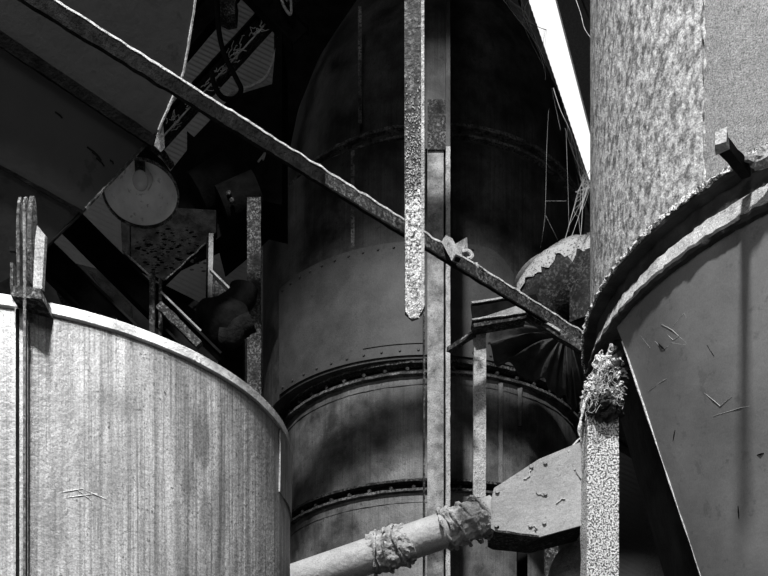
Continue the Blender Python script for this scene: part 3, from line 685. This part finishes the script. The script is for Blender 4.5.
solo('hanging_wire', tube([V(130,190,6.4), V(130.5,258,6.4)], .005, 6), 'iron', 'very thin wire hanging straight down below the lamp', 'wire')
solo('purlin', B(V(176,268,10.6), V(262,228,10.6), .04, .07), 'black', 'black purlin crossing the lower corrugated sheet', 'beam', smooth=False)
ub = empty('slim_upright', V(210,300,7.0), 'bright slim upright with a triangular bracket left of the angle post', 'upright')
obj('rod', B(V(211.5,234,7), V(210,302,7), .030, .02, up=Vector((0,1,0)), segs=20, jit=.002), 'post', ub)
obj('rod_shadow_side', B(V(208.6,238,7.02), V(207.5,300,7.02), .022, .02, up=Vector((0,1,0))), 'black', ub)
obj('stay', B(V(210,269,6.98), V(232,291,6.98), .014, .012), 'dusty', ub)
obj('bracket_plate', prism([V(211,273,7),V(226,291,7),V(212,299,7)], (0,.02,0)), 'iron', ub, smooth=False)
mo = empty('blower_unit', V(228,335,6.6), 'dark rounded blower tucked between the tank rim and the angle post', 'machine')
obj('casing', ball(V(224,322,6.6), .17, 4, (1.05,.8,.9), jit=.03, jf=6), 'black', mo)
obj('motor', tube([V(228,312,6.65), V(243,296,6.7), V(244,288,6.7)], .09, 24), 'black', mo)
obj('outlet', tube(curve_pts([V(220,338,6.45),V(232,338,6.45),V(240,328,6.45),V(252,322,6.45)],6), .06, 20), 'beamface', mo)
solo('dark_ledge', ppoly([(165,288),(205,318),(243,334),(243,385),(220,380),(160,330)], 6.9, .1), 'black', 'black ledge plate behind the blower', 'plate', smooth=False)
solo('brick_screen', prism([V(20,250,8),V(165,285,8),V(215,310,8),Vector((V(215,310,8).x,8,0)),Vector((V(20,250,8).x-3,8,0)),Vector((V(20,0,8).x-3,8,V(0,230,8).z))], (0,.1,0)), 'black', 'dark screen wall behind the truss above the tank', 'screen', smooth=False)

# ---------------------------------------------------------------- cobwebs
def web(name_label, anchors, links, Y, r, seed):
    random.seed(seed); bm = bmesh.new(); lines = []
    for ln in anchors:
        pts = curve_pts([V(x+random.uniform(-1,1),y,Y) for x,y in ln],6); lines.append(pts); tube(pts, r, 4, bm=bm, jit=r*.8, jf=60)
    for _ in range(links):
        a = random.choice(lines); b = random.choice(lines); p = random.choice(a); q = min(b, key=lambda z: abs((z-p).length-random.uniform(.03,.18)))
        if (p-q).length > .02: tube([p, p.lerp(q,.5)+Vector((0,0,-.01)), q], r*.5, 4, bm=bm)
    return solo('cobweb', bm, 'web', name_label, 'cobweb')
web('cobweb strung along the upper edge of the bright sky gap', [[(504,0),(518,18),(530,34),(540,52),(545,68)],[(522,0),(523,16),(536,26),(546,30)],[(510,0),(524,12),(522,24)],[(534,38),(545,60),(546,80)],[(528,0),(524,10),(530,22)]], 22, 8.0, 0.0022, 4)
web('thick tangled cobweb in the lower corner of the bright sky gap', [[(553,88),(560,110),(570,132),(575,150),(580,178),(588,186)],[(566,128),(576,160),(590,182)],[(590,170),(578,190),(574,210),(565,240)],[(588,186),(580,212),(571,238)],[(584,180),(583,210),(581,236)],[(577,150),(588,186)],[(576,192),(592,186)]], 46, 7.0, .0022, 5)
web('fine cobweb threads hanging before the right side of the silo', [[(548,110),(546,150),(545,215),(541,248)],[(567,130),(568,200),(569,232)],[(545,215),(558,240)],[(545,201),(567,201)],[(551,88),(560,130)]], 0, 7.6, .0009, 6)
web('single cobweb thread beside the vessel at the top right of the sky gap', [[(576,0),(581,14),(585,28),(590,38)]], 0, 5.6, .002, 9)

st('shade_board', slab(X0,X1,3.0,3.1,8.95,ZT), 'black', smooth=False)     # unseen board added to keep the skylight off the upper silo
st('shadow_pipe', tube([(-7.5,5,6.27),(.95,5,7.52)], .14, 24), 'iron')     # unseen pipe added above the frame to cast the silo's shadow band
# ---------------------------------------------------------------- light: skylight in the roof behind the camera, gap of sky beyond
W = bpy.data.worlds.new('sky'); S.world = W; W.use_nodes = True
W.node_tree.nodes['Background'].inputs[0].default_value = (1,1,1,1); W.node_tree.nodes['Background'].inputs[1].default_value = 1.1
def area(name, loc, target, size, power, sy=None):
    l = bpy.data.lights.new(name, 'AREA'); l.energy = power; l.size = size; l.shape = 'RECTANGLE'; l.size_y = sy or size
    o = bpy.data.objects.new(name, l); o.location = loc; C.objects.link(o)
    o.rotation_euler = (Vector(target)-Vector(loc)).to_track_quat('-Z','Y').to_euler(); return o
area('skylight', (-.9,-1.0,10.5), (.3,4,3.2), .45, 1850)
area('end_wall_fill', (-6.3,8.6,11.5), (-2.6,12.6,9.5), 1.2, 30)  # added fill that brightens the corrugated end wall
area('silo_fill', (-1.2,-3.2,6.0), (.3,9,7.5), 2.0, 190)  # soft fill added for the upper silo, no window there
area('low_fill', (-5,-4,2.5), (0,6,5), 2.5, 40)  # weak fill added behind the camera, no doorway is built
sl_ = bpy.data.lights.new('tank_spot', 'SPOT'); sl_.energy = 1000; sl_.spot_size = math.radians(31); sl_.spot_blend = 1; sl_.shadow_soft_size = .12  # spot added to brighten the tank below its rim, no lamp stands there
so_ = bpy.data.objects.new('tank_spot', sl_); so_.location = (-.75,1.2,5.3); C.objects.link(so_)
so_.rotation_euler = (Vector((-.92,3.0,3.12))-so_.location).to_track_quat('-Z','Y').to_euler()

cam = bpy.data.cameras.new('camera'); co = bpy.data.objects.new('camera', cam); C.objects.link(co); S.camera = co
co.location = (0,0,CAM); co.rotation_euler = (math.radians(90),0,0)
cam.sensor_fit = 'HORIZONTAL'; cam.sensor_width = 36; cam.lens = F/768*36; cam.shift_y = (HZ-288)/768; cam.clip_start = .05
vs = S.view_settings; vs.view_transform = 'Standard'; vs.look = 'None'; vs.exposure = 0; vs.gamma = 1; vs.use_curve_mapping = False
GR = {'roof_beam':'roof beams at the top left', 'truss_beam':'truss beams above the pale tank', 'truss_brace':'braces above the pale tank', 'truss_post':'thin uprights above the tank rim',
      'brace_rod':'thin rods of the truss', 'cobweb':'cobwebs round the sky gap', 'cloth_wrap':'cloth wraps on the pipe', 'frame_bar':'uprights below the bolted box', 'thin_cable':'thin cables under the roof'}
for o in C.objects:
    k = o.name.split('.')[0]
    if o.parent is None and k in GR: o['group'] = GR[k]
